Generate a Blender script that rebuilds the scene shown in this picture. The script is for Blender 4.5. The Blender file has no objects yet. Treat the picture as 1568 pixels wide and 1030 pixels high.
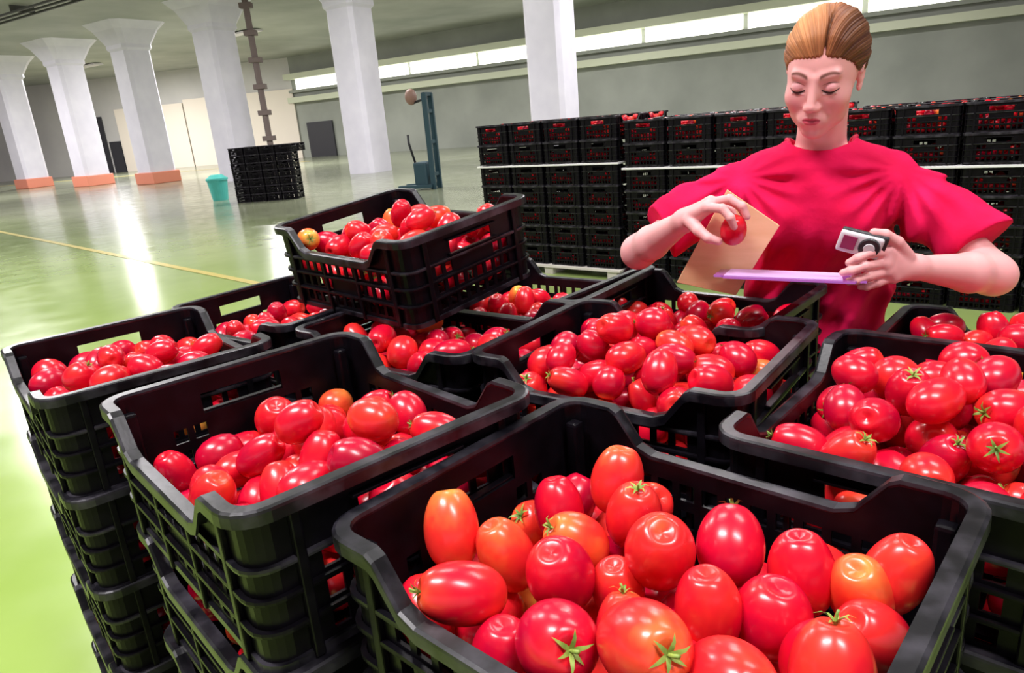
import bpy, bmesh, math, random
import numpy as np
from mathutils import Vector, Matrix, Euler
from math import radians, sin, cos, pi
random.seed(7); rng=np.random.default_rng(11)
scene=bpy.context.scene
scene.view_settings.view_transform='Standard'
scene.view_settings.look='None'

# ------------------------------------------------------------------ helpers
def link(o,parent=None):
    scene.collection.objects.link(o)
    if parent: o.parent=parent
    return o
def empty(name,loc=(0,0,0),rot=(0,0,0)):
    e=bpy.data.objects.new(name,None); e.empty_display_size=.1; e.location=loc; e.rotation_euler=rot
    return link(e)
def mesh_from(name,verts,faces,mat=None,smooth=True):
    me=bpy.data.meshes.new(name)
    me.from_pydata([tuple(v) for v in verts],[],[tuple(f) for f in faces]); me.update()
    if smooth: me.polygons.foreach_set('use_smooth',[True]*len(me.polygons))
    if mat: me.materials.append(mat)
    return me
def obj(name,me,parent=None,loc=(0,0,0),rot=(0,0,0)):
    o=bpy.data.objects.new(name,me); o.location=loc; o.rotation_euler=rot
    return link(o,parent)
def box_bm(bm,c,s,rz=0,bevel=0,rot=None):
    r=bmesh.ops.create_cube(bm,size=1)
    vs=r['verts']
    M=Matrix.Translation(c)@(rot.to_4x4() if rot else Matrix.Rotation(rz,4,'Z'))@Matrix.Diagonal((s[0],s[1],s[2],1))
    bmesh.ops.transform(bm,matrix=M,verts=vs)
    if bevel:
        es=list({e for v in vs for e in v.link_edges})
        bmesh.ops.bevel(bm,geom=es,offset=bevel,segments=2,affect='EDGES',profile=.6)
def bm_mesh(bm,name,mat,smooth=False):
    me=bpy.data.meshes.new(name); bmesh.ops.recalc_face_normals(bm,faces=bm.faces[:]); bm.to_mesh(me); bm.free()
    if smooth: me.polygons.foreach_set('use_smooth',[True]*len(me.polygons))
    if mat: me.materials.append(mat)
    return me
def tube(pts,rad,seg=8,flat=1.0):
    """swept tube, returns verts,faces"""
    pts=[Vector(p) for p in pts]; n=len(pts); V=[];F=[]
    if not hasattr(rad,'__len__'): rad=[rad]*n
    for i,p in enumerate(pts):
        t=(pts[min(i+1,n-1)]-pts[max(i-1,0)]).normalized()
        u=t.cross(Vector((0,1,0.01)));
        if u.length<1e-3: u=t.cross(Vector((1,0,0)))
        u.normalize(); w=t.cross(u)
        for k in range(seg):
            a=2*pi*k/seg; V.append(p+u*cos(a)*rad[i]+w*sin(a)*rad[i]*flat)
    for i in range(n-1):
        for k in range(seg):
            a=i*seg+k;b=i*seg+(k+1)%seg; F.append((a,b,b+seg,a+seg))
    F.append(tuple(range(seg))[::-1]); F.append(tuple((n-1)*seg+k for k in range(seg)))
    return V,F

# ------------------------------------------------------------------ materials
def mat(name,col=(.5,.5,.5),rough=.5,metal=0,spec=.5,coat=0,emit=None,estr=0):
    m=bpy.data.materials.new(name); m.use_nodes=True
    b=m.node_tree.nodes['Principled BSDF']
    b.inputs['Base Color'].default_value=(*col,1); b.inputs['Roughness'].default_value=rough
    b.inputs['Metallic'].default_value=metal; b.inputs['Specular IOR Level'].default_value=spec
    b.inputs['Coat Weight'].default_value=coat; b.inputs['Coat Roughness'].default_value=.08
    if emit: b.inputs['Emission Color'].default_value=(*emit,1); b.inputs['Emission Strength'].default_value=estr
    return m
def add_noise(m,c1,c2,scale=5,detail=4,bump=0,bscale=None,stretch=(1,1,1),dist=.02,lo=.3,hi=.7):
    nt=m.node_tree; N=nt.nodes; L=nt.links; b=N['Principled BSDF']
    tc=N.new('ShaderNodeTexCoord'); mp=N.new('ShaderNodeMapping'); mp.inputs['Scale'].default_value=stretch
    L.new(tc.outputs['Object'],mp.inputs['Vector'])
    n=N.new('ShaderNodeTexNoise'); n.inputs['Scale'].default_value=scale; n.inputs['Detail'].default_value=detail
    L.new(mp.outputs['Vector'],n.inputs['Vector'])
    r=N.new('ShaderNodeValToRGB'); r.color_ramp.elements[0].position=lo; r.color_ramp.elements[1].position=hi
    r.color_ramp.elements[0].color=(*c1,1); r.color_ramp.elements[1].color=(*c2,1)
    L.new(n.outputs['Fac'],r.inputs['Fac']); L.new(r.outputs['Color'],b.inputs['Base Color'])
    if bump:
        n2=N.new('ShaderNodeTexNoise'); n2.inputs['Scale'].default_value=bscale or scale*4; n2.inputs['Detail'].default_value=3
        L.new(mp.outputs['Vector'],n2.inputs['Vector'])
        bp=N.new('ShaderNodeBump'); bp.inputs['Strength'].default_value=bump; bp.inputs['Distance'].default_value=dist
        L.new(n2.outputs['Fac'],bp.inputs['Height']); L.new(bp.outputs['Normal'],b.inputs['Normal'])
    return m
M_black=add_noise(mat('black_plastic',rough=.34,spec=.16),(.0018,.0014,.0024),(.005,.004,.0065),30,bump=.08,bscale=150,dist=.001)
M_rim=add_noise(mat('worn_rim_plastic',rough=.33,spec=.4),(.004,.0035,.006),(.050,.045,.058),26,detail=6,bump=.15,bscale=120,dist=.001,lo=.45,hi=.78)
M_skin=add_noise(mat('skin',rough=.45,spec=.35),(.80,.36,.37),(.86,.44,.43),14,bump=.05,bscale=300,dist=.001)
M_shirt=add_noise(mat('shirt_cotton',rough=.85,spec=.1),(.64,.005,.055),(.78,.010,.095),9,bump=.3,bscale=60,dist=.004)
M_shirtrib=mat('shirt_rib',(.55,.004,.05),.85)
M_jeans=add_noise(mat('denim',rough=.9),(.03,.04,.12),(.06,.08,.2),60)
M_shoe=mat('shoe',(.05,.05,.06),.6)
M_card=add_noise(mat('cardboard',rough=.8),(.80,.46,.24),(.88,.54,.31),12,stretch=(1,1,6))
M_clip=mat('clipboard',(.36,.10,.45),.25,coat=.5)
M_paper=mat('paper',(.60,.36,.68),.6)
M_white=mat('white_plastic',(.80,.76,.80),.3)
M_grey=mat('light_grey_plastic',(.62,.58,.62),.35)
M_dark=mat('dark_rubber',(.02,.02,.025),.4)
M_lidshade=mat('lid_crease_shade',(.13,.045,.025),.8,spec=.1)
M_lash=mat('lash',(.03,.01,.01),.8,spec=.1)
M_leaf=add_noise(mat('calyx_green',rough=.5),(.10,.22,.03),(.35,.42,.08),80)
# tomato
def tomato_mat():
    m=mat('tomato_skin',rough=.26,spec=.5,coat=.05); nt=m.node_tree;N=nt.nodes;L=nt.links;b=N['Principled BSDF']
    at=N.new('ShaderNodeAttribute'); at.attribute_name='ripe'
    tc=N.new('ShaderNodeTexCoord'); n=N.new('ShaderNodeTexNoise'); n.inputs['Scale'].default_value=24; n.inputs['Detail'].default_value=3
    L.new(tc.outputs['Object'],n.inputs['Vector'])
    ma=N.new('ShaderNodeMath'); ma.operation='MULTIPLY_ADD'; ma.inputs[1].default_value=.75; 
    L.new(n.outputs['Fac'],ma.inputs[0])
    sub=N.new('ShaderNodeMath'); sub.operation='SUBTRACT'; sub.inputs[1].default_value=.38
    L.new(at.outputs['Fac'],sub.inputs[0]); L.new(sub.outputs[0],ma.inputs[2])
    r=N.new('ShaderNodeValToRGB'); cr=r.color_ramp
    cr.elements[0].position=0; cr.elements[0].color=(.46,.001,.030,1)
    cr.elements[1].position=1; cr.elements[1].color=(.74,.42,.06,1)
    for p,c in ((.28,(.70,.004,.024)),(.55,(.82,.035,.022)),(.80,(.85,.17,.04))):
        e=cr.elements.new(p); e.color=(*c,1)
    L.new(ma.outputs[0],r.inputs['Fac']); L.new(r.outputs['Color'],b.inputs['Base Color'])
    return m
M_tom=tomato_mat()
def vcol_mat(name,rough,bump=0):
    m=mat(name,rough=rough,spec=.3); nt=m.node_tree;N=nt.nodes;L=nt.links
    at=N.new('ShaderNodeAttribute'); at.attribute_name='Col'
    L.new(at.outputs['Color'],N['Principled BSDF'].inputs['Base Color'])
    return m
M_face=vcol_mat('face_skin',.45); M_hair=vcol_mat('hair',.5)

# ------------------------------------------------------------------ implicit surfaces
def smin(a,b,k):
    h=np.clip(.5+.5*(b-a)/k,0,1); return b*(1-h)+a*h-k*h*(1-h)
def smax(a,b,k): return -smin(-a,-b,k)
def rc(P,a,b,ra,rb):
    a=np.array(a,np.float32);b=np.array(b,np.float32);ab=b-a
    t=np.clip(((P-a)@ab)/(ab@ab+1e-12),0,1)
    return np.sqrt(((P-a-t[...,None]*ab)**2).sum(-1))-(ra+(rb-ra)*t)
def ell(P,c,r):
    q=(P-np.array(c,np.float32)); r=np.array(r,np.float32)
    k0=np.sqrt(((q/r)**2).sum(-1))+1e-9; k1=np.sqrt(((q/(r*r))**2).sum(-1))+1e-9
    return k0*(k0-1)/k1
def surface_net(fun,lo,hi,h):
    lo=np.array(lo,np.float32);hi=np.array(hi,np.float32)
    n=np.ceil((hi-lo)/h).astype(int)+1
    ax=[lo[i]+h*np.arange(n[i],dtype=np.float32) for i in range(3)]
    V=np.empty(n,np.float32)
    for i in range(0,n[0],16):
        X,Y,Z=np.meshgrid(ax[0][i:i+16],ax[1],ax[2],indexing='ij')
        V[i:i+16]=fun(np.stack([X,Y,Z],-1))
    ins=V<0
    c=np.zeros(n-1,np.int8)
    for dx in (0,1):
        for dy in (0,1):
            for dz in (0,1):
                c+=ins[dx:n[0]-1+dx,dy:n[1]-1+dy,dz:n[2]-1+dz]
    m=(c>0)&(c<8); I=np.argwhere(m); idx=-np.ones(m.shape,np.int64); idx[m]=np.arange(len(I))
    acc=np.zeros((len(I),3)); cnt=np.zeros(len(I))
    corners=[(a,b,d) for a in (0,1) for b in (0,1) for d in (0,1)]
    for A in corners:
        for k in range(3):
            if A[k]==0:
                B=list(A);B[k]=1
                va=V[I[:,0]+A[0],I[:,1]+A[1],I[:,2]+A[2]]; vb=V[I[:,0]+B[0],I[:,1]+B[1],I[:,2]+B[2]]
                x=(va<0)!=(vb<0); t=np.where(x,va/(va-vb+1e-20),0)
                p=np.array(A,float)+t[:,None]*(np.array(B)-np.array(A))
                acc+=p*x[:,None]; cnt+=x
    verts=lo+h*(I+acc/cnt[:,None])
    F=[]
    for k in range(3):
        o=[0,0,0];o[k]=1
        s0=ins[:n[0]-o[0],:n[1]-o[1],:n[2]-o[2]]; s1=ins[o[0]:,o[1]:,o[2]:]
        E=np.argwhere(s0!=s1); j,l=(k+1)%3,(k+2)%3
        ok=(E[:,j]>0)&(E[:,l]>0)&(E[:,j]<n[j]-1)&(E[:,l]<n[l]-1)&(E[:,k]<n[k]-1); E=E[ok]
        def g(dj,dl):
            q=E.copy();q[:,j]-=dj;q[:,l]-=dl;return idx[q[:,0],q[:,1],q[:,2]]
        Q=np.stack([g(1,1),g(0,1),g(0,0),g(1,0)],1)
        flip=~s0[E[:,0],E[:,1],E[:,2]]
        Q[flip]=Q[flip][:,::-1]; F.append(Q)
    return verts,np.concatenate(F)
def net_obj(name,fun,lo,hi,h,m,parent):
    v,f=surface_net(fun,lo,hi,h)
    return obj(name,mesh_from(name,v.tolist(),f.tolist(),m),parent)

# ------------------------------------------------------------------ crate mesh
CW,CL,CH=.380,.472,.19
def crate_mesh():
    R=.028; ncorn=5
    hx,hy=CW/2,CL/2
    S=[] # (x,y,nx,ny,side,local)
    def cuts(half,pitch,bar):
        inner=half-R-.012; n=int((2*inner)//pitch); w=2*inner/n; out=[-half+R,-inner]
        for i in range(n):
            a=-inner+i*w; 
            out+= [a+bar/2,a+w-bar/2] 
        out+=[inner,half-R]; return sorted(set(np.round(out,5)))
    cx=cuts(hx,.028,.010); cy=cuts(hy,.028,.010)
    def corner(cxx,cyy,a0):
        for i in range(1,ncorn):
            a=a0+pi/2*i/ncorn; S.append((cxx+R*cos(a),cyy+R*sin(a),cos(a),sin(a),'c',0))
    for t in cy: S.append((hx,t,1,0,'L',t))
    corner(hx-R,hy-R,0)
    for t in reversed(cx): S.append((t,hy,0,1,'S',t))
    corner(-hx+R,hy-R,pi/2)
    for t in reversed(cy): S.append((-hx,t,-1,0,'L',t))
    corner(-hx+R,-hy+R,pi)
    for t in cx: S.append((t,-hy,0,-1,'S',t))
    corner(hx-R,-hy+R,1.5*pi)
    n=len(S)
    def top(s):
        if s[4]=='L':
            u=abs(s[5]); return CH-.052*max(0,min(1,(.165-u)/.04))
        return CH
    zs=[0,.018,.042,.056,.080,.094,.116,.130]
    V=[];F=[];nz=len(zs)+2
    for s in S:
        T=top(s)
        col=zs+[min(.162,T-.004),T]
        for z in col:
            tp=.992+.008*z/CH
            V.append((s[0]*tp,s[1]*tp,z))
    for i in range(n):
        j=(i+1)%n; a=S[i];b=S[j]
        for k in range(nz-1):
            hole=False
            if a[4]==b[4]!='c':
                w=abs(a[5]-b[5]); mid=abs(a[5]+b[5])/2
                if w>.0125 and k in (1,3,5) : hole=True
                if a[4]=='S' and k==7 and mid<.062: hole=True
                if a[4]=='S' and k==5 and mid<.07: hole=False
                if a[4]=='L' and k==3 and mid<.06: hole=False
                if mid>(.12 if a[4]=='S' else .165): hole=False
            if not hole: F.append((i*nz+k,j*nz+k,j*nz+k+1,i*nz+k+1))
    me=mesh_from('c',V,F,None,False)
    o=bpy.data.objects.new('tmp',me); scene.collection.objects.link(o)
    md=o.modifiers.new('s','SOLIDIFY'); md.thickness=.004; md.offset=-1
    dg=bpy.context.evaluated_depsgraph_get(); ev=o.evaluated_get(dg).to_mesh()
    bm=bmesh.new(); bm.from_mesh(ev); o.evaluated_get(dg).to_mesh_clear()
    bpy.data.objects.remove(o)
    def sweep(section,zf,mi=0):
        rows=[]
        for s in S:
            r=[bm.verts.new((s[0]+s[2]*u,s[1]+s[3]*u,zf(s)+w)) for u,w in section]; rows.append(r)
        m=len(section)
        for i in range(n):
            A=rows[i];B=rows[(i+1)%n]
            for k in range(m):
                f=bm.faces.new((A[k],B[k],B[(k+1)%m],A[(k+1)%m])); f.material_index=mi
    sweep([(-.005,.0),(-.004,.004),(.010,.0045),(.0135,.003),(.014,0),(.014,-.012),(.011,-.012),(.0105,-.002),(-.004,-.003)],top,1)
    for zz in (.049,.087,.123): sweep([(0,-.003),(.006,-.003),(.0065,0),(.006,.003),(0,.003)],lambda s,z=zz:z,1 if zz>.12 else 0)
    sweep([(-.002,0),(.003,0),(.003,.010),(-.002,.010)],lambda s:0,1)
    for sx in (-1,1):
        for sy in (-1,1):
            box_bm(bm,(sx*(hx+.003),sy*(hy-.052),CH/2-.004),(.008,.012,CH-.012),bevel=.002)
            box_bm(bm,(sx*(hx-.052),sy*(hy+.003),CH/2-.004),(.012,.008,CH-.012),bevel=.002)
            box_bm(bm,(sx*(hx+.003),sy*.06,.065),(.007,.008,.13),bevel=.002)
            box_bm(bm,(sx*(hx-.02),sy*(hy-.02),.09),(.018,.018,.16),bevel=.004)
    for sy in (-1,1):
        for dz in (.131,.163):
            box_bm(bm,(0,sy*(hy+.004),dz),(.15,.010,.004),bevel=.001)
    for i in range(9):
        box_bm(bm,(-hx+.03+(CW-.06)*i/8,0,.006),(.022,CL-.01,.006))
    for i in range(5):
        box_bm(bm,(0,-hy+.04+(CL-.08)*i/4,.004),(CW-.01,.02,.006))
    me=bm_mesh(bm,'crate_body',M_black); me.materials.append(M_rim); return me
CRATE=crate_mesh()

# ------------------------------------------------------------------ tomatoes
ELON=[1.26,1.38,1.50,1.10]
def tomato_template(seg,ring,lob,elong):
    V=[];R=[]
    for i in range(ring+1):
        th=pi*i/ring; 
        for j in range(seg):
            ph=2*pi*j/seg
            rr=1-.05*lob*max(0,cos(th))**2*(0.5+.5*cos(5*ph))
            z=cos(th); dim=.20*math.exp(-(th/.28)**2)
            sx=sin(th)**.90 if 0<i<ring else 0
            sx*=1-.05*z
            V.append((rr*sx*cos(ph),rr*sx*sin(ph),(z-dim)*elong)); R.append(max(0,cos(th)))
    F=[]
    for i in range(ring):
        for j in range(seg):
            a=i*seg+j;b=i*seg+(j+1)%seg; F.append((a,a+seg,b+seg,b))
    return np.array(V),np.array(F),np.array(R)
TPL={}
for lod,(s,r) in enumerate(((32,22),(20,14),(12,8))):
    for v in range(4): TPL[(lod,v)]=tomato_template(s,r,[.6,.9,.2,1.1][v],ELON[v])
def calyx():
    V=[];F=[]
    for k in range(6):
        a=2*pi*k/6+.3*rng.random(); L=.34+.22*rng.random(); up=.12+.30*rng.random()
        d=np.array([cos(a),sin(a),0]);s=np.array([-sin(a),cos(a),0]); b=len(V)
        for t,w in ((0.02,.05),(.3,.06),(.62,.04),(1,.004)):
            z=.84+up*sin(t*2.2)*.8-.02*t; c=d*L*t+np.array([0,0,z])
            V+= [c-s*w,c+s*w]
        for i in range(3): F.append((b+2*i,b+2*i+1,b+2*i+3,b+2*i+2))
    b=len(V)
    for i,(z,x) in enumerate(((.82,0),(1.05,.03),(1.20,.09))):
        for j in range(4):
            a=pi/2*j; V.append((x+.05*cos(a),.05*sin(a),z))
    for i in range(2):
        for j in range(4): F.append((b+i*4+j,b+i*4+(j+1)%4,b+i*4+4+(j+1)%4,b+i*4+4+j))
    F.append((b+8,b+9,b+10,b+11))
    return np.array(V),F
CAL=[calyx() for _ in range(6)]
def tomatoes_mesh(name,items):
    V=[];F=[];R=[];MI=[];base=0
    for (x,y,z,r,lod,ripe,var,eu,cal) in items:
        v,f,g=TPL[(lod,var)]; M=np.array(Euler(eu).to_matrix())
        el=ELON[var]; rr=r/(el**.5)
        p=(v*rr)@M.T+np.array([x,y,z]); V.append(p); F+= (f+base).tolist(); MI+=[0]*len(f)
        R.append(np.clip(ripe+.32*g**2*(.3+ripe),0,1)); base+=len(v)
        if cal:
            cv,cf=CAL[int(rng.integers(6))]; cv=cv.copy()
            cv[:,2]+= (el-1.0)*.95
            p=(cv*rr)@M.T+np.array([x,y,z]); V.append(p); F+=[[i+base for i in q] for q in cf]; MI+=[1]*len(cf)
            R.append(np.zeros(len(cv))); base+=len(cv)
    V=np.concatenate(V);R=np.concatenate(R)
    me=mesh_from(name,V.tolist(),F,M_tom); me.materials.append(M_leaf)
    me.polygons.foreach_set('material_index',MI)
    at=me.attributes.new('ripe','FLOAT','POINT'); at.data.foreach_set('value',R.astype(np.float32))
    return me
def rnd_item(x,y,z,r,lod,cal=.35):
    ripe=float(np.clip(rng.normal(.21,.14),0,.5))
    if rng.random()<.055: ripe=float(rng.uniform(.55,.85))
    var=int(rng.choice([0,1,2,3],p=[.3,.35,.2,.15])); eu=(rng.uniform(-1.7,1.7),rng.uniform(-1.5,1.5),rng.uniform(0,6.28))
    return (x,y,z,r,lod,ripe,var,eu,rng.random()<cal and lod<2)
def drop(hx,hy,z0,lim,rmin=.030,rmax=.036,pre=(),cands=40,maxn=400):
    P=[tuple(p) for p in pre]
    fails=0
    while len(P)<maxn and fails<10:
        r=rng.uniform(rmin,rmax)
        c=np.stack([rng.uniform(-hx+r,hx-r,cands),rng.uniform(-hy+r,hy-r,cands)],1)
        z=np.full(cands,z0+r)
        if P:
            Q=np.array(P); d2=((c[:,None]-Q[None,:,:2])**2).sum(-1); s=((r+Q[:,3])*.94)[None]**2
            zz=np.where(d2<s,Q[None,:,2]+np.sqrt(np.maximum(s-d2,0)),-1); z=np.maximum(z,zz.max(1))
        L=np.array([lim(a,b) for a,b in c]); sc=np.where(z<L,z,9)
        i=int(sc.argmin())
        if sc[i]>5: fails+=1; continue
        P.append((c[i,0],c[i,1],z[i],r))
    return P
IHX,IHY=CW/2-.008,CL/2-.008
FILL=[]
for k in range(3):
    P=drop(IHX,IHY,.012,lambda x,y:.138)
    FILL.append(tomatoes_mesh('tomato_fill',[rnd_item(*p,2) for p in P]))
P=drop(IHX,IHY,.012,lambda x,y:.165)
FILLTOP=tomatoes_mesh('tomato_fill_top',[rnd_item(*p,2) for p in P])
P=drop(IHX,IHY,.012,lambda x,y:.085)
FILLBG=tomatoes_mesh('tomato_fill_low',[rnd_item(*p,2) for p in P])

def stack(x,y,rimz,yaw,nlow=5,tilt=None):
    root=empty('crate_stack',(x,y,0),(0,0,yaw))
    pitch=(rimz-CH)/nlow
    for i in range(nlow+1):
        j=(random.uniform(-.004,.004),random.uniform(-.004,.004))
        if i==nlow: j=(0,0)
        obj('crate_%d'%(i+1),CRATE,root,(j[0],j[1],pitch*i+.002),(0,0,pi*(i%2)))
        if i<nlow: obj('tomatoes_%d'%(i+1),FILL[i%3],root,(j[0],j[1],pitch*i+.002),(0,0,pi*((i//2)%2)))
    return root
def pile(x,y,rimz,yaw,heap,lod=1,cal=.3,pre=(),rmin=.029,rmax=.035):
    P=drop(IHX,IHY,.012,heap,pre=pre,rmin=rmin,rmax=rmax)
    items=[rnd_item(*p,lod if p[2]>.09 else 2,cal) for p in P[len(pre):]]
    return obj('tomato_pile',tomatoes_mesh('tomato_pile',items),None,(x,y,rimz-CH+.002),(0,0,yaw))

crates={
 'A':(.112,.590,1.127,46.5),'B':(-.285,.897,1.160,41.1),'C':(-.772,1.393,1.120,39.5),
 'G':(.233,1.191,1.106,52.1),'H':(.551,.849,1.100,137.3),'F':(-.165,1.500,1.095,52.1),
 'D':(-.575,1.823,1.095,52.1),'D1':(.085,1.83,1.09,52.1),'J':(.898,1.138,1.045,47.3),'I':(.400,1.54,1.085,48)}
for k,(x,y,z,yw) in crates.items(): stack(x,y,z,radians(yw),5)
def gauss_heap(base,amp,cx,cy,sx,sy):
    return lambda x,y: base+amp*math.exp(-((x-cx)/sx)**2-((y-cy)/sy)**2)
# A : nearest crate, tomatoes placed individually in the world
TA=[(-0.081,0.655,1.1,.037,.55),(-0.076,0.550,1.09,.037,.38),(-0.025,0.629,1.08,.036,.50),(0.036,0.709,1.08,.034,.15),(0.105,0.718,1.105,.036,.44),(0.112,0.656,1.095,.036,.34),
(0.047,0.633,1.085,.034,.52),(0.026,0.575,1.09,.038,.15),(0.120,0.569,1.11,.040,.34),(0.191,0.584,1.10,.037,.12),(0.241,0.540,1.095,.036,.24),(0.285,0.519,1.085,.036,.5),
(0.327,0.508,1.10,.034,.40),(0.080,0.575,1.07,.030,.35),(0.079,0.439,1.12,.042,.44),(0.008,0.476,1.09,.040,.12),(0.148,0.510,1.09,.035,.3),(0.202,0.505,1.08,.036,.12),
(0.133,0.405,1.11,.038,.40),(0.217,0.445,1.085,.036,.2),(0.232,0.395,1.10,.037,.42),(0.298,0.455,1.075,.034,.3),(-0.037,0.517,1.05,.034,.1),(0.075,.51,1.075,.030,.35)]
ax,ay,az_,ayw=crates['A']; ayw=radians(ayw)
pre=[]; preitems=[]
for i,(x,y,z,r,ripe) in enumerate(TA):
    r*=.965
    dx,dy=x-ax,y-ay; lx=dx*cos(ayw)+dy*sin(ayw); ly=-dx*sin(ayw)+dy*cos(ayw)
    lx=max(-IHX+r,min(IHX-r,lx)); ly=max(-IHY+r,min(IHY-r,ly)); lz=z-.006-(az_-CH+.002)
    pre.append((lx,ly,lz,r))
    eu=(rng.uniform(-.55,.55)+(.5 if i%3==0 else 0),rng.uniform(-.5,.5),rng.uniform(0,6.28))
    if i==1: eu=(0,-1.3,-ayw+radians(10))
    if i in (15,14,18): eu=(1.05,0,-ayw+radians(15))
    preitems.append((lx,ly,lz,r,0,ripe,[2,2,2,1,1,1,0,0,1,0,1,2,2,0,2,0,1,3,1,1,1,1,0,1][i],eu,i in (1,5,6,9,14,15,20,23)))
below=drop(IHX,IHY,.012,lambda x,y:.105)
def ok(p):
    return all((p[0]-q[0])**2+(p[1]-q[1])**2+(p[2]-q[2])**2>((p[3]+q[3])*.80)**2 for q in pre)
below=[p for p in below if ok(p)]
front=[p for p in drop(IHX,IHY,.012,lambda x,y:.165 if (x<-.06 and y<.12) else .118,pre=pre+below)[len(pre)+len(below):] if ok(p)]
items=preitems+[rnd_item(*p,1 if p[2]>.06 else 2,.2) for p in below]+[rnd_item(*p,0,.3) for p in front]
obj('tomato_pile',tomatoes_mesh('tomato_pile',items),None,(ax,ay,az_-CH+.002),(0,0,ayw))
def P_(k,heap,**kw):
    x,y,z,yw=crates[k]; return pile(x,y,z,radians(yw),heap,**kw)
P_('B',gauss_heap(.09,.10,.02,-.07,.14,.19),lod=0)
P_('C',gauss_heap(.125,.05,-.03,-.03,.2,.2))
P_('G',gauss_heap(.13,.09,-.02,.0,.17,.20),lod=0,rmin=.028,rmax=.034)
P_('H',gauss_heap(.14,.085,.0,-.0,.2,.22),lod=0,rmin=.030,rmax=.035)
P_('F',lambda x,y:.165 if x<.05 else .10)
P_('D',lambda x,y:.13)
P_('D1',lambda x,y:.11)
P_('J',gauss_heap(.16,.05,0,0,.2,.2))
P_('I',gauss_heap(.12,.02,0,0,.2,.2))
# tilted crate lying across the stacks
RE=Euler((radians(6.2),radians(1.7),radians(-43.3))).to_matrix().to_4x4()@Matrix.Rotation(pi/2,4,'Z')
eroot=empty('tomato_crate'); eroot.matrix_world=Matrix.Translation((-.235,1.722,1.118))@RE
obj('crate_body',CRATE,eroot)
Pe=drop(IHX,IHY,.012,gauss_heap(.14,.04,0,0,.2,.22))
obj('tomatoes',tomatoes_mesh('tomatoes',[rnd_item(*p,1,.2) for p in Pe]),eroot)

# ------------------------------------------------------------------ background crate stacks
M_pal=add_noise(mat('pallet_wood',rough=.8),(.55,.50,.46),(.72,.68,.64),6,stretch=(1,8,8))
M_sheet=mat('divider_board',(.82,.80,.84),.5)
def pallet_stack(x,y,rz,cols,rows,deep,z0,white,name='crate_stack',full=True):
    root=empty(name,(x,y,0),(0,0,rz))
    w=cols*.412
    if z0>.04:
        bm=bmesh.new()
        for i in range(5): box_bm(bm,(w/2,.02+.245*deep*2*i/4*.97,z0-.011),(w,.10,.022))
        for i in range(3): box_bm(bm,(w*(.06+.44*i),.245*deep,z0/2-.012),(.1,deep*.5,z0-.024))
        obj('pallet',bm_mesh(bm,'pallet',M_pal),root)
    bm=bmesh.new()
    for zz in white: box_bm(bm,(w/2,.25*deep,z0+zz),(w+.01,deep*.505,.016),bevel=.002)
    if white: obj('divider_sheets',bm_mesh(bm,'divider_sheets',M_sheet),root)
    for c in range(cols):
        for r in range(rows):
            zz=z0+r*.19+sum(.016 for q in white if q<r*.19+.1)
            for d in range(deep):
                if d>0 and r<rows-1: continue
                j=random.uniform(-.006,.006)
                obj('crate_%d_%d_%d'%(c,r,d),CRATE,root,(.206+c*.412+j,.25+d*.5,zz),(0,0,0))
                if full: obj('tomatoes_%d_%d_%d'%(c,r,d),FILLTOP if r==rows-1 else FILLBG,root,(.206+c*.412+j,.25+d*.5,zz),(0,0,pi*((c+r)%2)))
    return root
rz=radians(-40.7); u=(cos(rz),sin(rz))
for k,(s,z0) in enumerate(((0,.09),(1.69,.04),(3.38,.0))):
    pallet_stack(-.2+u[0]*s,7.4+u[1]*s,rz,4,7,2,z0,[.95])
pallet_stack(-6.65,18.3,radians(-8),4,7,2,.0,[],full=False)

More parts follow.
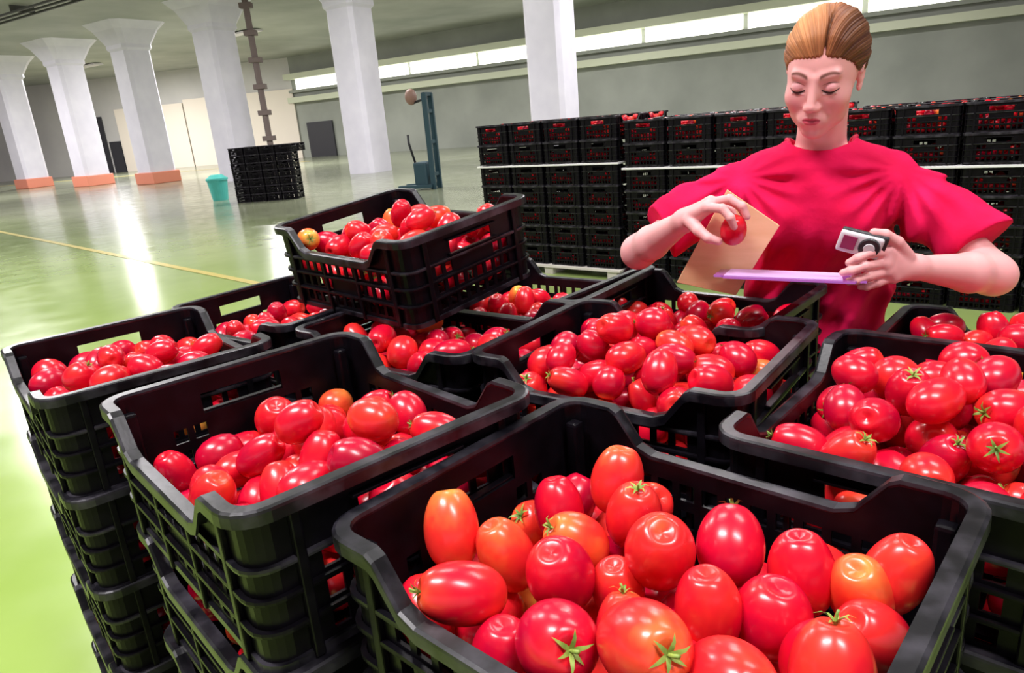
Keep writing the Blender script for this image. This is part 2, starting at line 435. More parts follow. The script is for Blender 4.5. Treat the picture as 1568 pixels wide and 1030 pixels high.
# ------------------------------------------------------------------ building
def mat_floor():
    m=mat('epoxy_floor',rough=.14,spec=.6); nt=m.node_tree;N=nt.nodes;L=nt.links;b=N['Principled BSDF']
    tc=N.new('ShaderNodeTexCoord'); n=N.new('ShaderNodeTexNoise'); n.inputs['Scale'].default_value=.6; n.inputs['Detail'].default_value=6
    L.new(tc.outputs['Object'],n.inputs['Vector'])
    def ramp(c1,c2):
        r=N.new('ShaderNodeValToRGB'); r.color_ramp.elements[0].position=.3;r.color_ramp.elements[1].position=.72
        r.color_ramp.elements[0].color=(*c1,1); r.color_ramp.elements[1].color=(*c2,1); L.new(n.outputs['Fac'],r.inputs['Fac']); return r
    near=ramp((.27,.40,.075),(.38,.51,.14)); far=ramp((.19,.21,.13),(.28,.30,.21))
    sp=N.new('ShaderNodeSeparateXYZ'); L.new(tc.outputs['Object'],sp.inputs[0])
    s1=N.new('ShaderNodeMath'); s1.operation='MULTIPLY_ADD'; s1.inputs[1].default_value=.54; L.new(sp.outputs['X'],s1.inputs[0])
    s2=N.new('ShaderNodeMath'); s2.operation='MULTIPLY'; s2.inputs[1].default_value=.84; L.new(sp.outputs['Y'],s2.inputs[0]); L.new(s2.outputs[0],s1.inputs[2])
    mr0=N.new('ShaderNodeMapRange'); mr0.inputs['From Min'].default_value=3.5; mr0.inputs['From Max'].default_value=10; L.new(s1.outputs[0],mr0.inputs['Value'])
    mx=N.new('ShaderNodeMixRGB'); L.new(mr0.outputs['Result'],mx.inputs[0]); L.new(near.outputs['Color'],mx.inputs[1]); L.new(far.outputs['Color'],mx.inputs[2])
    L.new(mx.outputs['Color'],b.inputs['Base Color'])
    n2=N.new('ShaderNodeTexNoise'); n2.inputs['Scale'].default_value=3; n2.inputs['Detail'].default_value=3
    L.new(tc.outputs['Object'],n2.inputs['Vector'])
    mr=N.new('ShaderNodeMapRange'); mr.inputs['To Min'].default_value=.10; mr.inputs['To Max'].default_value=.28
    L.new(n2.outputs['Fac'],mr.inputs['Value']); L.new(mr.outputs['Result'],b.inputs['Roughness'])
    return m
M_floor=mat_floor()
M_line=mat('floor_line_paint',(.58,.48,.14),.3)
M_ceil=add_noise(mat('ceiling_concrete',rough=.6),(.32,.34,.30),(.48,.49,.45),.35,bump=.1)
M_end=add_noise(mat('end_wall_paint',rough=.7),(.55,.54,.52),(.65,.64,.60),.4)
M_back=add_noise(mat('back_wall_paint',rough=.7),(.26,.28,.24),(.35,.37,.32),.4)
M_panel=mat('beige_panel',(.88,.80,.68),.7)
M_col=add_noise(mat('column_paint',rough=.45),(.76,.74,.84),(.84,.82,.91),1.5)
M_orange=mat('column_guard_orange',(.80,.27,.17),.5)
M_glow=mat('strip_window_glass',(1,1,.95),.3,emit=(1,1,.88),estr=2.6)
M_beam=mat('ledge_beam',(.62,.66,.48),.5)
M_door=mat('dark_door',(.03,.03,.035),.5)
def plane(name,pts,m):
    return obj(name,mesh_from(name,pts,[tuple(range(len(pts)))],m,False))
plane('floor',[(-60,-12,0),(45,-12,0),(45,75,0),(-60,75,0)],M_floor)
plane('ceiling',[(-60,-12,6.6),(-60,75,6.6),(45,75,6.6),(45,-12,6.6)],M_ceil)
C0=Vector((-13.5,52,0)); Eend=Vector((-58,61,0)); Bend=C0+Vector((.843,-.538,0))*66
def wallbox(name,a,b,z0,z1,th,m,off=0):
    d=(b-a); L=d.length; ang=math.atan2(d.y,d.x); nrm=Vector((-d.y,d.x,0)).normalized()
    c=(a+b)/2+nrm*off; bm=bmesh.new(); box_bm(bm,(c.x,c.y,(z0+z1)/2),(L,th,z1-z0),rz=ang)
    return obj(name,bm_mesh(bm,name,m))
wallbox('wall_left',Eend,C0,0,6.6,.3,M_end)
wallbox('wall_back',C0,Bend,0,6.6,.3,M_back)
def on(a,b,t0,t1): 
    d=(b-a).normalized(); return a+d*t0,a+d*t1
for i in range(13):
    p,q=on(C0,Bend,.6+i*5,.6+i*5+4.75); wallbox('window_%d'%(i+1),p,q,4.50,5.15,.12,M_glow,-.25)
p,q=on(C0,Bend,0,65); wallbox('trim_1',p,q,5.15,5.5,.7,M_beam,-.45)
wallbox('trim_2',p,q,3.65,4.0,.6,M_beam,-.4)
wallbox('trim_3',p,q,4.3,4.47,.4,M_back,-.3)
p,q=on(C0,Eend,8.5,14); wallbox('door_1',p,q,0,4.4,.1,M_panel,.25)
p,q=on(C0,Eend,15.2,17.0); wallbox('door_2',p,q,0,4.0,.1,M_door,.25)
p,q=on(C0,Bend,1.0,3.4); wallbox('door_3',p,q,0,2.3,.1,M_door,-.25)
p,q=on(C0,Eend,14.1,15.0); wallbox('door_4',p,q,0,2.2,.1,M_door,.25)
p,q=on(C0,Eend,0,8.4); wallbox('door_5',p,q,0,4.6,.1,M_panel,.25)
def column(x,y,guard):
    bm=bmesh.new(); w=1.12
    prof=[(w/2,0),(w/2,5.5),(w/2+.08,5.6),(w/2+.08,5.75),(w/2+.35,6.3),(w/2+.6,6.6)]
    rows=[]
    for r,z in prof:
        row=[]
        for k in range(4):
            a0=pi/4+k*pi/2
            for s in (-.12,.12):
                row.append(bm.verts.new((r*1.37*cos(a0+s),r*1.37*sin(a0+s),z)))
        rows.append(row)
    for A,B in zip(rows,rows[1:]):
        for k in range(8): bm.faces.new((A[k],A[(k+1)%8],B[(k+1)%8],B[k]))
    root=empty('column',(x,y,0),(0,0,radians(-32)))
    obj('shaft',bm_mesh(bm,'shaft',M_col),root)
    if guard:
        bm=bmesh.new(); box_bm(bm,(0,0,.25),(1.35,1.35,.5),bevel=.04)
        obj('guard',bm_mesh(bm,'guard',M_orange),root)
for i,(x,y) in enumerate([(-25.2,40),(-19.9,36.2),(-15.2,32.9),(-10.3,29.4),(-4.65,26.9),(1.95,23.2)]): column(x,y,i<3)
def fline(a,b,w=.10):
    a=Vector(a);b=Vector(b);d=(b-a);n=Vector((-d.y,d.x)).normalized()*w/2
    plane('floor_line',[(a.x-n.x,a.y-n.y,.004),(b.x-n.x,b.y-n.y,.004),(b.x+n.x,b.y+n.y,.004),(a.x+n.x,a.y+n.y,.004)],M_line)
fline((-24,29),(1,3.9)); fline((-38,48),(-11,43.5),.5)
bm=bmesh.new()
for z in np.arange(.6,6.5,.9): box_bm(bm,(0,0,z),(.42,.32,.18),bevel=.02)
r=bmesh.ops.create_cone(bm,cap_ends=True,segments=16,radius1=.11,radius2=.11,depth=6.6); bmesh.ops.translate(bm,verts=r['verts'],vec=(0,0,3.3))
obj('drain_pipe',bm_mesh(bm,'drain_pipe',mat('rusty_pipe',(.16,.12,.11),.6)),None,(-8.3,27.4,0))
bm=bmesh.new()
for k in range(3): box_bm(bm,(0,k*.35,6.35),(24,.08,.06))
for k in range(9): box_bm(bm,(-11+2.75*k,.35,6.47),(.05,.8,.22))
obj('cable_tray',bm_mesh(bm,'cable_tray',mat('tray',(.08,.08,.08),.6)),None,(-11.5,24,0),(0,0,radians(-32.6)))
# pallet stacker
M_teal=mat('teal_paint',(.02,.06,.08),.5); M_turq=mat('turquoise_plastic',(.08,.50,.45),.4)
st=empty('pallet_stacker',(-1.5,17.6,0),(0,0,radians(70)))
bm=bmesh.new()
for s in (-1,1):
    box_bm(bm,(s*.17,0,1.1),(.08,.12,2.2),bevel=.01); box_bm(bm,(s*.22,.45,.08),(.16,.9,.08),bevel=.01)
for z in (.35,1.1,1.8,2.18): box_bm(bm,(0,0,z),(.4,.08,.08))
box_bm(bm,(0,.3,.35),(.45,.35,.6),bevel=.05)
obj('mast',bm_mesh(bm,'mast',M_teal),st)
V,F=tube([(0,.5,.6),(0,.62,1.1),(0,.62,1.3)],.03); obj('tiller',mesh_from('tiller',V,F,M_dark),st)
bm=bmesh.new(); bmesh.ops.create_uvsphere(bm,u_segments=16,v_segments=10,radius=.17); bmesh.ops.scale(bm,vec=(1,.8,1.1),verts=bm.verts)
obj('warning_lamp',bm_mesh(bm,'lamp',mat('amber',(.30,.17,.13),.5),True),st,(0,.42,2.15))
V,F=tube([(0,0,2.1),(0,.42,2.0)],.03); obj('lamp_arm',mesh_from('lamp_arm',V,F,M_dark),st)
bm=bmesh.new()
r=bmesh.ops.create_cone(bm,cap_ends=True,segments=24,radius1=.20,radius2=.27,depth=.55); bmesh.ops.translate(bm,verts=r['verts'],vec=(0,0,.275))
r=bmesh.ops.create_cone(bm,cap_ends=True,segments=24,radius1=.29,radius2=.29,depth=.05); bmesh.ops.translate(bm,verts=r['verts'],vec=(0,0,.56))
r=bmesh.ops.create_cone(bm,cap_ends=True,segments=24,radius1=.28,radius2=.15,depth=.1); bmesh.ops.translate(bm,verts=r['verts'],vec=(0,0,.63))
obj('waste_bin',bm_mesh(bm,'waste_bin',M_turq,False),None,(-7.6,19.8,0))

# ------------------------------------------------------------------ woman
AZ=radians(24.5)
W=empty('woman',(1.75*sin(AZ),1.75*cos(AZ),0),(0,0,-AZ))
A_=np.array
def hand_sdf(P,wrist,mcps,fingers,thumb,palm_r=.0125):
    d=None
    for i,m in enumerate(mcps):
        q=rc(P,wrist,m,.019,palm_r); d=q if d is None else smin(d,q,.010)
    for a,b in zip(mcps,mcps[1:]): d=smin(d,rc(P,a,b,.0115,.0115),.006)
    for m,ch in zip(mcps,fingers):
        pts=[m]+ch; rr=[.0100,.0088,.0080,.0070] if ch is not fingers[-1] else [.0088,.0076,.0069,.0062]
        f=None
        for i in range(3):
            q=rc(P,pts[i],pts[i+1],rr[i],rr[i+1]); f=q if f is None else smin(f,q,.002)
        for i in (1,2): f=smin(f,rc(P,pts[i],A_(pts[i])+1e-4,rr[i]*1.06,rr[i]*1.06),.002)
        d=smin(d,f,.0022)
    th=None; rr=[.0150,.0115,.0098,.0078]
    for i in range(3):
        q=rc(P,thumb[i],thumb[i+1],rr[i],rr[i+1]); th=q if th is None else smin(th,q,.003)
    d=smin(d,th,.004)
    return d
def arm_sdf(P,sh,el,wr):
    d=rc(P,sh,el,.034,.037)
    m=A_(el)*.68+A_(wr)*.32
    d=smin(d,rc(P,el,m,.037,.038),.02); d=smin(d,rc(P,m,wr,.038,.0215),.01)
    return d
RW=(-.262,-.272,1.268)
Rm_=[(-.208,-.322,1.300),(-.205,-.304,1.307),(-.209,-.286,1.304),(-.217,-.271,1.295)]
Rf=[[(-.178,-.347,1.301),(-.162,-.353,1.284),(-.156,-.347,1.266)],
    [(-.168,-.318,1.315),(-.144,-.324,1.301),(-.135,-.323,1.281)],
    [(-.174,-.290,1.310),(-.151,-.294,1.297),(-.141,-.300,1.279)],
    [(-.188,-.266,1.297),(-.169,-.268,1.284),(-.159,-.275,1.269)]]
Rt=[(-.247,-.296,1.272),(-.225,-.326,1.256),(-.205,-.338,1.243),(-.186,-.336,1.236)]
def rarm(P): return smin(arm_sdf(P,(-.20,-.02,1.300),(-.395,-.13,1.175),RW),hand_sdf(P,RW,Rm_,Rf,Rt),.012)
net_obj('right_arm_and_hand',rarm,(-.46,-.39,1.10),(-.10,.07,1.40),.0026,M_skin,W)
LW=(.158,-.272,1.172)
Lm=[(.110,-.318,1.208),(.106,-.324,1.191),(.111,-.320,1.175),(.121,-.310,1.162)]
Lf=[[(.080,-.345,1.214),(.060,-.352,1.206),(.046,-.349,1.197)],
    [(.072,-.350,1.191),(.050,-.354,1.183),(.037,-.348,1.178)],
    [(.080,-.344,1.171),(.060,-.348,1.164),(.047,-.341,1.160)],
    [(.096,-.330,1.155),(.079,-.334,1.149),(.068,-.328,1.147)]]
Lt=[(.142,-.292,1.196),(.124,-.312,1.226),(.103,-.326,1.243),(.084,-.334,1.249)]
def larm(P): return smin(arm_sdf(P,(.175,-.02,1.275),(.312,-.13,1.125),LW),hand_sdf(P,LW,Lm,Lf,Lt),.012)
net_obj('left_arm_and_hand',larm,(.02,-.39,1.06),(.37,.07,1.39),.0026,M_skin,W)
def neck(P):
    d=rc(P,(-.015,.03,1.33),(-.010,-.045,1.47),.056,.046)
    d=smin(d,rc(P,(-.06,.01,1.335),(.03,.01,1.335),.03,.03),.04)
    for s in (-1,1): d=smin(d,rc(P,(-.015+s*.012,-.028,1.365),(-.012+s*.04,-.03,1.47),.012,.010),.012)
    for s in (-1,1): d=smin(d,rc(P,(-.015+s*.012,-.036,1.372),(-.015+s*.07,-.02,1.378),.008,.007),.012)
    return d
net_obj('neck',neck,(-.17,-.12,1.28),(.15,.11,1.53),.004,M_skin,W)
zk=[.90,.98,1.08,1.18,1.26,1.31,1.345,1.372,1.392,1.42]
ak=[.178,.165,.158,.165,.172,.170,.155,.118,.080,.06]
bk=[.125,.118,.112,.115,.118,.112,.100,.082,.066,.05]
ck=[.115,.105,.075,.045,.020,.010,.005,.003,.002,.0]
def shirt(P):
    x,y,z=P[...,0]+.015,P[...,1],P[...,2]
    a=np.interp(z,zk,ak);b=np.interp(z,zk,bk);c=np.interp(z,zk,ck)
    d=(np.sqrt((x/a)**2+((y-c)/b)**2)-1)*np.minimum(a,b)*.9
    for s in (-1,1): d=smin(d,ell(P,(-.015+s*.068,-.065,1.235),(.062,.045,.062)),.05)
    def sl(sh,mid,end,r0,r1,r2,dirv):
        q=smin(rc(P,sh,mid,r0,r1),rc(P,mid,end,r1,r2),.03)
        dv=A_(dirv,float);dv/=np.linalg.norm(dv)
        return np.maximum(q,(P-A_(end,np.float32))@dv.astype(np.float32))
    d=smin(d,sl((-.14,.01,1.312),(-.27,-.045,1.262),(-.352,-.095,1.222),.058,.060,.066,(-.6,-.35,-.35)),.045)
    d=smin(d,sl((.12,.01,1.305),(.225,-.045,1.235),(.285,-.095,1.180),.058,.062,.066,(.5,-.35,-.5)),.045)
    w=.0045*np.sin(40*x+14*z+2.2*np.sin(19*z))+.0038*np.sin(26*z-34*x+3*np.sin(17*x)+8*y)+.0022*np.sin(75*x-30*z+4*np.sin(11*z+20*y))
    w=w+.0060*np.sin(95*x+6*np.sin(9*z))*np.clip((1.24-z)/.1,0,1)
    th=np.arctan2(z-1.33,np.abs(x)-.16); w=w+.005*np.sin(16*th+5*x)*np.clip(1-np.abs(np.hypot(z-1.33,np.abs(x)-.16)-.09)/.07,0,1)
    d=d+w*np.clip((1.39-z)/.06,0,1)
    d=np.maximum(d,.905-z)
    d=smax(d,z-1.400,.006)
    nk=rc(P,(-.013,.028,1.36),(-.010,-.075,1.50),.066,.070)
    return smax(d,-nk,.005)
net_obj('shirt',shirt,(-.46,-.22,.89),(.40,.26,1.42),.0042,M_shirt,W)
pts=[]
for k in range(40):
    a=2*pi*k/40; pts.append((-.013+.071*cos(a),.010+.066*sin(a),0))
cp=[]
for x,y,_ in pts:
    zz=np.linspace(1.44,1.32,240,dtype=np.float32); Q=np.stack([np.full(240,x),np.full(240,y),zz],-1).astype(np.float32)
    v=shirt(Q); i=np.argmax(v<0) if (v<0).any() else 120
    cp.append((x,y,float(zz[i])+.001))
cp.append(cp[0]); V,F=tube(cp,.0045); obj('shirt_collar',mesh_from('shirt_collar',V,F,M_shirtrib),W)
def legs(P):
    d=ell(P,(-.015,.12,.90),(.165,.115,.12))
    for s in (-1,1):
        d=smin(d,rc(P,(-.015+s*.085,.12,.86),(-.015+s*.09,.11,.48),.088,.062),.04)
        d=smin(d,rc(P,(-.015+s*.09,.11,.48),(-.015+s*.095,.14,.09),.060,.046),.02)
    return d
net_obj('trousers',legs,(-.25,-.06,.03),(.22,.28,1.05),.009,M_jeans,W)
def shoes(P):
    d=None
    for s in (-1,1):
        q=smin(ell(P,(-.015+s*.098,.06,.045),(.048,.125,.045)),rc(P,(-.015+s*.095,.14,.05),(-.015+s*.095,.14,.10),.05,.045),.02)
        d=q if d is None else np.minimum(d,q)
    return np.maximum(d,.004-P[...,2])
net_obj('shoes',shoes,(-.2,-.1,-.01),(.16,.23,.16),.006,M_shoe,W)

# --- head
H=bpy.data.objects.new('head',None); link(H,W)
HC=Vector((-.012,-.088,1.533))
H.matrix_local=Matrix.Translation(HC)@Matrix.Rotation(radians(5),4,'Y')@Matrix.Rotation(radians(-11),4,'Z')@Matrix.Rotation(radians(20),4,'X')@Matrix.Scale(.975,4)
def head(P):
    d=ell(P,(0,.015,.035),(.073,.093,.080))
    d=smin(d,ell(P,(0,-.034,-.022),(.061,.054,.072)),.03)
    d=smin(d,ell(P,(0,-.030,-.070),(.050,.048,.037)),.03)
    d=smin(d,ell(P,(0,-.066,-.099),(.020,.016,.015)),.026)
    for s in (-1,1):
        d=smin(d,ell(P,(s*.038,-.058,-.030),(.020,.020,.018)),.024)
        d=smax(d,-ell(P,(s*.030,-.104,.001),(.017,.016,.013)),.014)
        d=smin(d,rc(P,(s*.014,-.080,.0185),(s*.040,-.072,.0215),.0055,.0055),.014)
        d=smin(d,ell(P,(s*.0305,-.0735,-.0035),(.0150,.0130,.0122)),.003)
        d=smin(d,rc(P,(s*.020,-.0830,-.0135),(s*.041,-.0790,-.0130),.0024,.0020),.004)
    d=smin(d,rc(P,(0,-.082,.014),(0,-.1020,-.033),.0058,.0090),.012)
    d=smin(d,ell(P,(0,-.1035,-.0370),(.0095,.0080,.0072)),.006)
    for s in (-1,1): d=smin(d,ell(P,(s*.0098,-.0940,-.0395),(.0066,.0085,.0056)),.009)
    d=smin(d,ell(P,(0,-.081,-.068),(.026,.012,.016)),.014)
    for s in (-1,1):
        d=smin(d,rc(P,(s*.0035,-.0920,-.0610),(s*.0185,-.0835,-.0655),.0040,.0018),.003)
    d=smin(d,rc(P,(-.009,-.0895,-.0715),(.009,-.0895,-.0715),.0048,.0048),.004)
    d=smax(d,-rc(P,(-.018,-.0935,-.0665),(.018,-.0935,-.0665),.0012,.0012),.002)
    return d
C=A_([0,-.005,-.005])
def radial(D,fun):
    lo=np.full(len(D),.02);hi=np.full(len(D),.2)
    for _ in range(24):
        m=(lo+hi)/2; v=fun((C+D*m[:,None]).astype(np.float64)); ins=v<0
        lo=np.where(ins,m,lo);hi=np.where(ins,hi,m)
    return (lo+hi)/2
NA,NB=460,340
t=np.linspace(0,1,NA,endpoint=False)*2*pi-pi
azm=t-.5*np.sin(t)
el_=np.linspace(-pi/2+.02,pi/2-.02,NB)
AZM,EL=np.meshgrid(azm,el_)
D=np.stack([np.sin(AZM)*np.cos(EL),-np.cos(AZM)*np.cos(EL),np.sin(EL)],-1).reshape(-1,3)
r=radial(D,head); PH=C+D*r[:,None]
def grid_faces(nr,nc):
    i=np.arange(nr-1)[:,None];j=np.arange(nc)[None]
    a=i*nc+j;b=i*nc+(j+1)%nc
    F=np.stack([a,b,b+nc,a+nc],-1).reshape(-1,4).tolist()
    F.append(list(range(nc))[::-1]);F.append([(nr-1)*nc+k for k in range(nc)]); return F
GF=grid_faces(NB,NA)
def setcol(me,col):
    ca=me.color_attributes.new('Col','FLOAT_COLOR','POINT')
    ca.data.foreach_set('color',np.concatenate([col,np.ones((len(col),1))],1).astype(np.float32).ravel())
def ss(x,a,b): 
    t=np.clip((x-a)/(b-a),0,1);return t*t*(3-2*t)
skin=A_([.83,.40,.39]); col=np.tile(skin,(len(PH),1))
def blend(col,c,m): return col*(1-m[:,None])+A_(c)*m[:,None]
fr=ss(-PH[:,1],.03,.06)
for s in (-1,1):
    bx=s*PH[:,0]; Z_=PH[:,2]
    g=np.exp(-(((bx-.040)/.017)**2+((Z_+.036)/.018)**2))*fr; col=blend(col,(.84,.24,.30),g*.4)
    g=np.exp(-(((bx-.031)/.017)**2+((Z_-.004)/.009)**2))*fr; col=blend(col,(.52,.18,.23),g*.5)  # eye-socket shade blended into the skin colour
    g=np.exp(-(((bx-.0065)/.0032)**2+((Z_+.0450)/.0022)**2))*fr; col=blend(col,(.20,.04,.04),g*.85)  # nostrils are only shade painted on the skin
    tt=np.clip((bx-.011)/.038,0,1); bz=.0195+.0070*np.sin(pi*tt*.85)
    g=np.exp(-((Z_-bz)/(.0038*(1-.45*tt)+.0004))**2)*ss(bx,.009,.015)*ss(-bx,-.051,-.042)*fr
    col=blend(col,(.12,.04,.025),np.clip(g*1.2,0,1)*.92)
    te=np.clip((bx-.0165)/.029,0,1); ze=-.0062-.0045*np.sin(pi*te)
    g=np.exp(-((Z_-ze+.0028)/.0019)**2)*ss(bx,.0165,.020)*ss(-bx,-.0450,-.0415)*fr
    iris=np.exp(-((bx-.031)/.0062)**4)[:,None]
    ec=A_([.60,.50,.52])*(1-iris)+A_([.05,.02,.018])*iris
    col=col*(1-g[:,None]*.95)+ec*g[:,None]*.95
g=np.exp(-((PH[:,0]/.012)**2+((PH[:,2]+.036)/.010)**2))*fr; col=blend(col,(.86,.30,.32),g*.4)
zl=PH[:,2]+.0665; hw=.0195
up_=.0078-.0016*np.exp(-(PH[:,0]/.003)**2)
lip=ss(1-(PH[:,0]/hw)**2-(zl/np.where(zl>0,up_,.0100))**2,0,.4)*fr
col=blend(col,(.62,.06,.12),lip*.88)
col=blend(col,(.20,.02,.04),np.exp(-(zl/.0012)**2)*ss(.019-np.abs(PH[:,0]),0,.004)*fr*.85)
me=mesh_from('face',PH.tolist(),GF,M_face); setcol(me,col); obj('face',me,H)
x,y,z=PH.T
side=np.tanh((x-.014)/.014)
zline=np.interp(y,[-.10,-.080,-.060,-.040,-.02,.0,.012,.03,.1],[.058,.055,.048,.033,.010,-.004,-.016,-.065,-.075])
zline=zline+np.where(y<-.02,.004*(1-np.abs(side))*1.5-.004,0)
zline=zline+.0010*np.sin(np.arctan2(x,z)*47)+.0007*np.sin(np.arctan2(x,z)*113)
m=ss(z-zline,-.003,.008)
phi=np.arctan2(x-.014,z-.015)
flow=phi+.9*np.sign(x-.014)*ss(-y,-.05,.09)*.35+y*3.0*np.sign(phi)*.35
strand=.45*np.sin(flow*62+2*np.sin(flow*11))+.35*np.sin(flow*139+1.3)+.3*np.sin(flow*231+5*y*10)
lock=np.sin(flow*17+1.5)
part=np.exp(-((x-.014)/.0028)**2)*ss(-y,-.01,.03)*ss(z,.045,.07)
taper=ss(z-zline,0,.040)
vol=.0022+(.008+.005*ss(z,.05,.11))*taper
rh=r+(-.006)+m*(.006+vol+(.0004+.0007*taper)*strand+.0011*lock*taper-.007*part)
PHh=C+D*rh[:,None]
hc=A_([.25,.080,.032])+(strand*.6+.35*lock+.2)[:,None]*A_([.17,.075,.030])+(ss(z,.03,.10)*ss(-x,-.03,.04))[:,None]*A_([.32,.16,.06])  # last term puts light on the top left into the hair colour
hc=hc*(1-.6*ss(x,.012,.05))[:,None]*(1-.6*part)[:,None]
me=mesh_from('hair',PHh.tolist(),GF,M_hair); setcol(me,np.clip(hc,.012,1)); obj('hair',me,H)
def ellmesh(name,c,rr,m,parent,n=(32,20),colr=None,rotm=None):
    bm=bmesh.new(); bmesh.ops.create_uvsphere(bm,u_segments=n[0],v_segments=n[1],radius=1)
    bmesh.ops.transform(bm,matrix=Matrix.Translation(c)@((rotm or Matrix.Identity(3)).to_4x4())@Matrix.Diagonal((*rr,1)),verts=bm.verts)
    me=bm_mesh(bm,name,m,True)
    if colr is not None:
        co=np.array([v.co for v in me.vertices]); st=np.sin(np.arctan2(co[:,0]-c[0],co[:,2]-c[2])*24)*.5+.5
        setcol(me,np.tile(A_(colr),(len(co),1))*(.7+.5*st[:,None]))
    return obj(name,me,parent)
ellmesh('hair_bun',(.01,.108,.045),(.036,.03,.034),M_hair,H,colr=(.28,.11,.045))
def fy(xx,zz,off=0):
    lo,hi=-.14,-.03
    for _ in range(30):
        m_=(lo+hi)/2
        if head(np.array([[xx,m_,zz]]))[0]<0: hi=m_
        else: lo=m_
    return (xx,(lo+hi)/2-off,zz)
for s,nm in ((-1,'right'),(1,'left')):
    pts=[fy(s*(.0160+.0315*t),-.0060-.0048*sin(pi*t)+.001*t,.0004) for t in np.linspace(0,1,16)]
    V,F=tube(pts,[.0005+.0012*sin(pi*min(1,k/15*.8+.18)) for k in range(16)],6); obj(nm+'_lashes',mesh_from('lashes',V,F,M_lash),H)
    pts=[fy(s*(.0165+.029*t),.0030+.0050*sin(pi*t*.95),-.0003) for t in np.linspace(0,1,12)]
    V,F=tube(pts,[.0003+.0005*sin(pi*k/11) for k in range(12)],6); obj(nm+'_lid_crease',mesh_from('crease',V,F,M_lidshade),H)  # dark tube draws the shade of the eyelid fold
    def ear(P,s=s):
        q=ell(P,(s*.069,.010,-.008),(.006,.015,.023))
        prev=None
        for k in range(11):
            a=radians(-120+28*k); p=(s*(.0715+.002*sin(a)),.012+.0145*cos(a),-.005+.0225*sin(a))
            if prev: q=smin(q,rc(P,prev,p,.0032,.0032),.003)
            prev=p
        q=smin(q,ell(P,(s*.069,.004,-.031),(.005,.007,.008)),.005)
        q=smax(q,-ell(P,(s*.077,.006,-.005),(.005,.007,.012)),.003)
        return smin(q,rc(P,(s*.062,.004,-.008),(s*.065,.004,.002),.008,.008),.006)
    net_obj(nm+'_ear',ear,(min(s*.050,s*.090),-.02,-.05),(max(s*.050,s*.090),.045,.04),.0016,M_skin,H)

# --- things she holds
T=[(-.160,-.318,1.255,.028,0,.2,0,(.3,.2,0),False)]
obj('held_tomato',tomatoes_mesh('held_tomato',T),None,tuple(W.matrix_basis.translation),W.rotation_euler)
bm=bmesh.new()
q=[(-.181,1.325),(-.080,1.249),(-.164,1.100),(-.288,1.127)]
fr_=[bm.verts.new((a,-.252+ (1.33-b)*.10,b)) for a,b in q]; bk_=[bm.verts.new((a,-.247+(1.33-b)*.10,b)) for a,b in q]
bm.faces.new(fr_);bm.faces.new(bk_[::-1])
for i in range(4): bm.faces.new((fr_[i],bk_[i],bk_[(i+1)%4],fr_[(i+1)%4]))
bmesh.ops.bevel(bm,geom=[e for e in bm.edges],offset=.001,segments=1,affect='EDGES')
obj('cardboard_sheet',bm_mesh(bm,'cardboard_sheet',M_card),None,tuple(W.matrix_basis.translation),W.rotation_euler)
cb=empty('clipboard',tuple(W.matrix_basis@Vector((-.058,-.30,1.160))),(0,0,-AZ)); cb.rotation_euler=Euler((radians(-7),radians(2),-AZ))
bm=bmesh.new(); box_bm(bm,(0,0,0),(.27,.15,.004)); bmesh.ops.bevel(bm,geom=[e for e in bm.edges if abs((e.verts[0].co-e.verts[1].co).z)>.003],offset=.02,segments=5,affect='EDGES')
obj('board',bm_mesh(bm,'board',M_clip),cb)
bm=bmesh.new(); box_bm(bm,(-.01,0,.0028),(.21,.125,.0012)); obj('paper',bm_mesh(bm,'paper',M_paper),cb)
bm=bmesh.new(); box_bm(bm,(.118,0,.006),(.02,.07,.007),bevel=.002); obj('clip',bm_mesh(bm,'clip',mat('metal',(.6,.6,.62),.25,1)),cb)
dv=empty('handheld_meter',tuple(W.matrix_basis@Vector((.062,-.338,1.229)))); dv.rotation_euler=Euler((radians(12),radians(16),-AZ))
bm=bmesh.new(); box_bm(bm,(0,0,0),(.074,.016,.040),bevel=.005); obj('body',bm_mesh(bm,'body',M_grey,True),dv)
bm=bmesh.new(); box_bm(bm,(.004,.006,0),(.080,.012,.046),bevel=.004); obj('casing',bm_mesh(bm,'casing',M_dark,True),dv)
bm=bmesh.new(); box_bm(bm,(-.019,-.0085,.001),(.024,.002,.026),bevel=.001); obj('screen',bm_mesh(bm,'screen',mat('screen',(.30,.04,.12),.1)),dv)
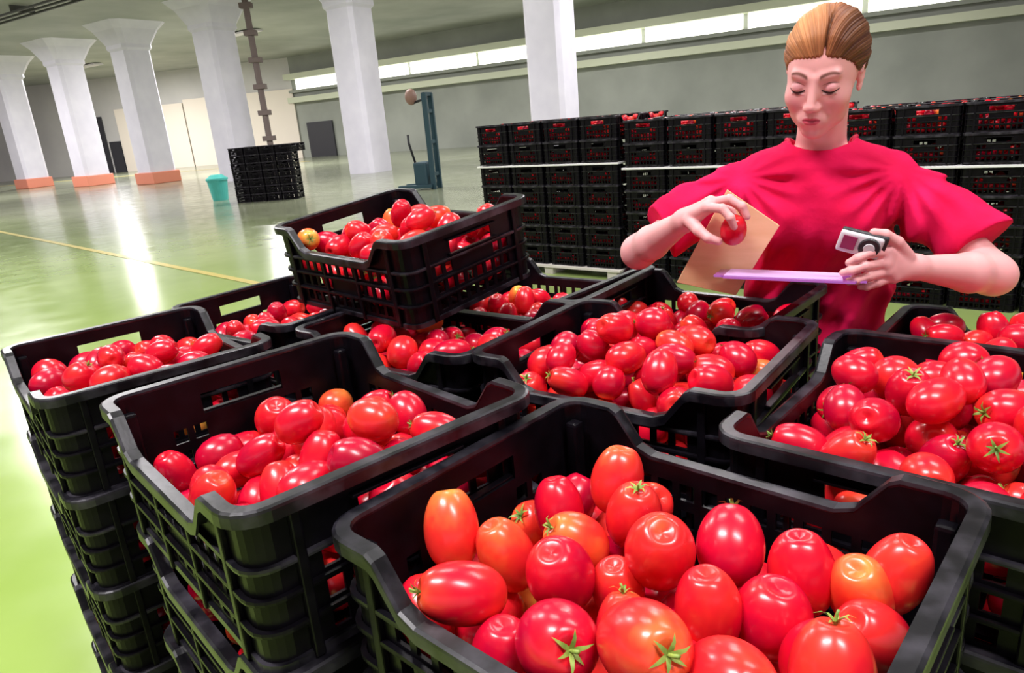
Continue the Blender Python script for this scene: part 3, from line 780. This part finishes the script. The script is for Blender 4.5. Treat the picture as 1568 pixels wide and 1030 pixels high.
for k,(ri,mm) in enumerate(((.0185,M_dark),(.010,M_grey))):
    bm=bmesh.new(); bmesh.ops.create_cone(bm,cap_ends=True,segments=32,radius1=ri,radius2=ri*.92,depth=.006)
    bmesh.ops.rotate(bm,matrix=Matrix.Rotation(pi/2,3,'X'),verts=bm.verts); bmesh.ops.translate(bm,vec=(.016,-.010-.003*k,0),verts=bm.verts)
    obj('dial_%d'%k,bm_mesh(bm,'dial',mm),dv)

# ------------------------------------------------------------------ lights
def ceil_light(x,y,power,rz=0,z=6.45,l=2.4,w=.5,col=(1,.96,.98)):
    root=empty('ceiling_light',(x,y,z),(0,0,rz))
    bm=bmesh.new(); box_bm(bm,(0,0,.06),(l+.1,w+.1,.08),bevel=.01)
    obj('housing',bm_mesh(bm,'housing',M_white),root)
    ld=bpy.data.lights.new('tube_light','AREA'); ld.shape='RECTANGLE'; ld.size=l; ld.size_y=w; ld.energy=power; ld.color=col
    link(bpy.data.objects.new('tube_light',ld),root)
for x,y,pw in [(-2.5,.5,480),(1.8,-1.5,300),(3.5,3,150),(-1,5,130),(-6,10,480),(3,11,300),(-14,20,900),(-4,20,700),(6,20,600),(-24,30,1300),(-12,38,1700),(2,32,900),(-24,46,1600),(12,26,600)]:
    ceil_light(x,y,pw,radians(-32))
w=bpy.data.worlds.new('World'); scene.world=w; w.use_nodes=True
bg=w.node_tree.nodes['Background']; bg.inputs[0].default_value=(1,.84,1,1); bg.inputs[1].default_value=.75

# ------------------------------------------------------------------ camera
cam=bpy.data.cameras.new('camera'); co=bpy.data.objects.new('camera',cam); link(co); scene.camera=co
p_,r_=radians(17.14),radians(-4.98)
lx=Vector((1,0,0));lu=Vector((0,sin(p_),cos(p_)));fw=Vector((0,cos(p_),-sin(p_)))
X=lx*cos(r_)+lu*sin(r_); Y=-lx*sin(r_)+lu*cos(r_); Z=-fw
co.matrix_world=Matrix(((X.x,Y.x,Z.x,0),(X.y,Y.y,Z.y,0),(X.z,Y.z,Z.z,1.5),(0,0,0,1)))
cam.sensor_width=36; cam.lens=1107/1600*36; cam.clip_start=.02; cam.clip_end=300
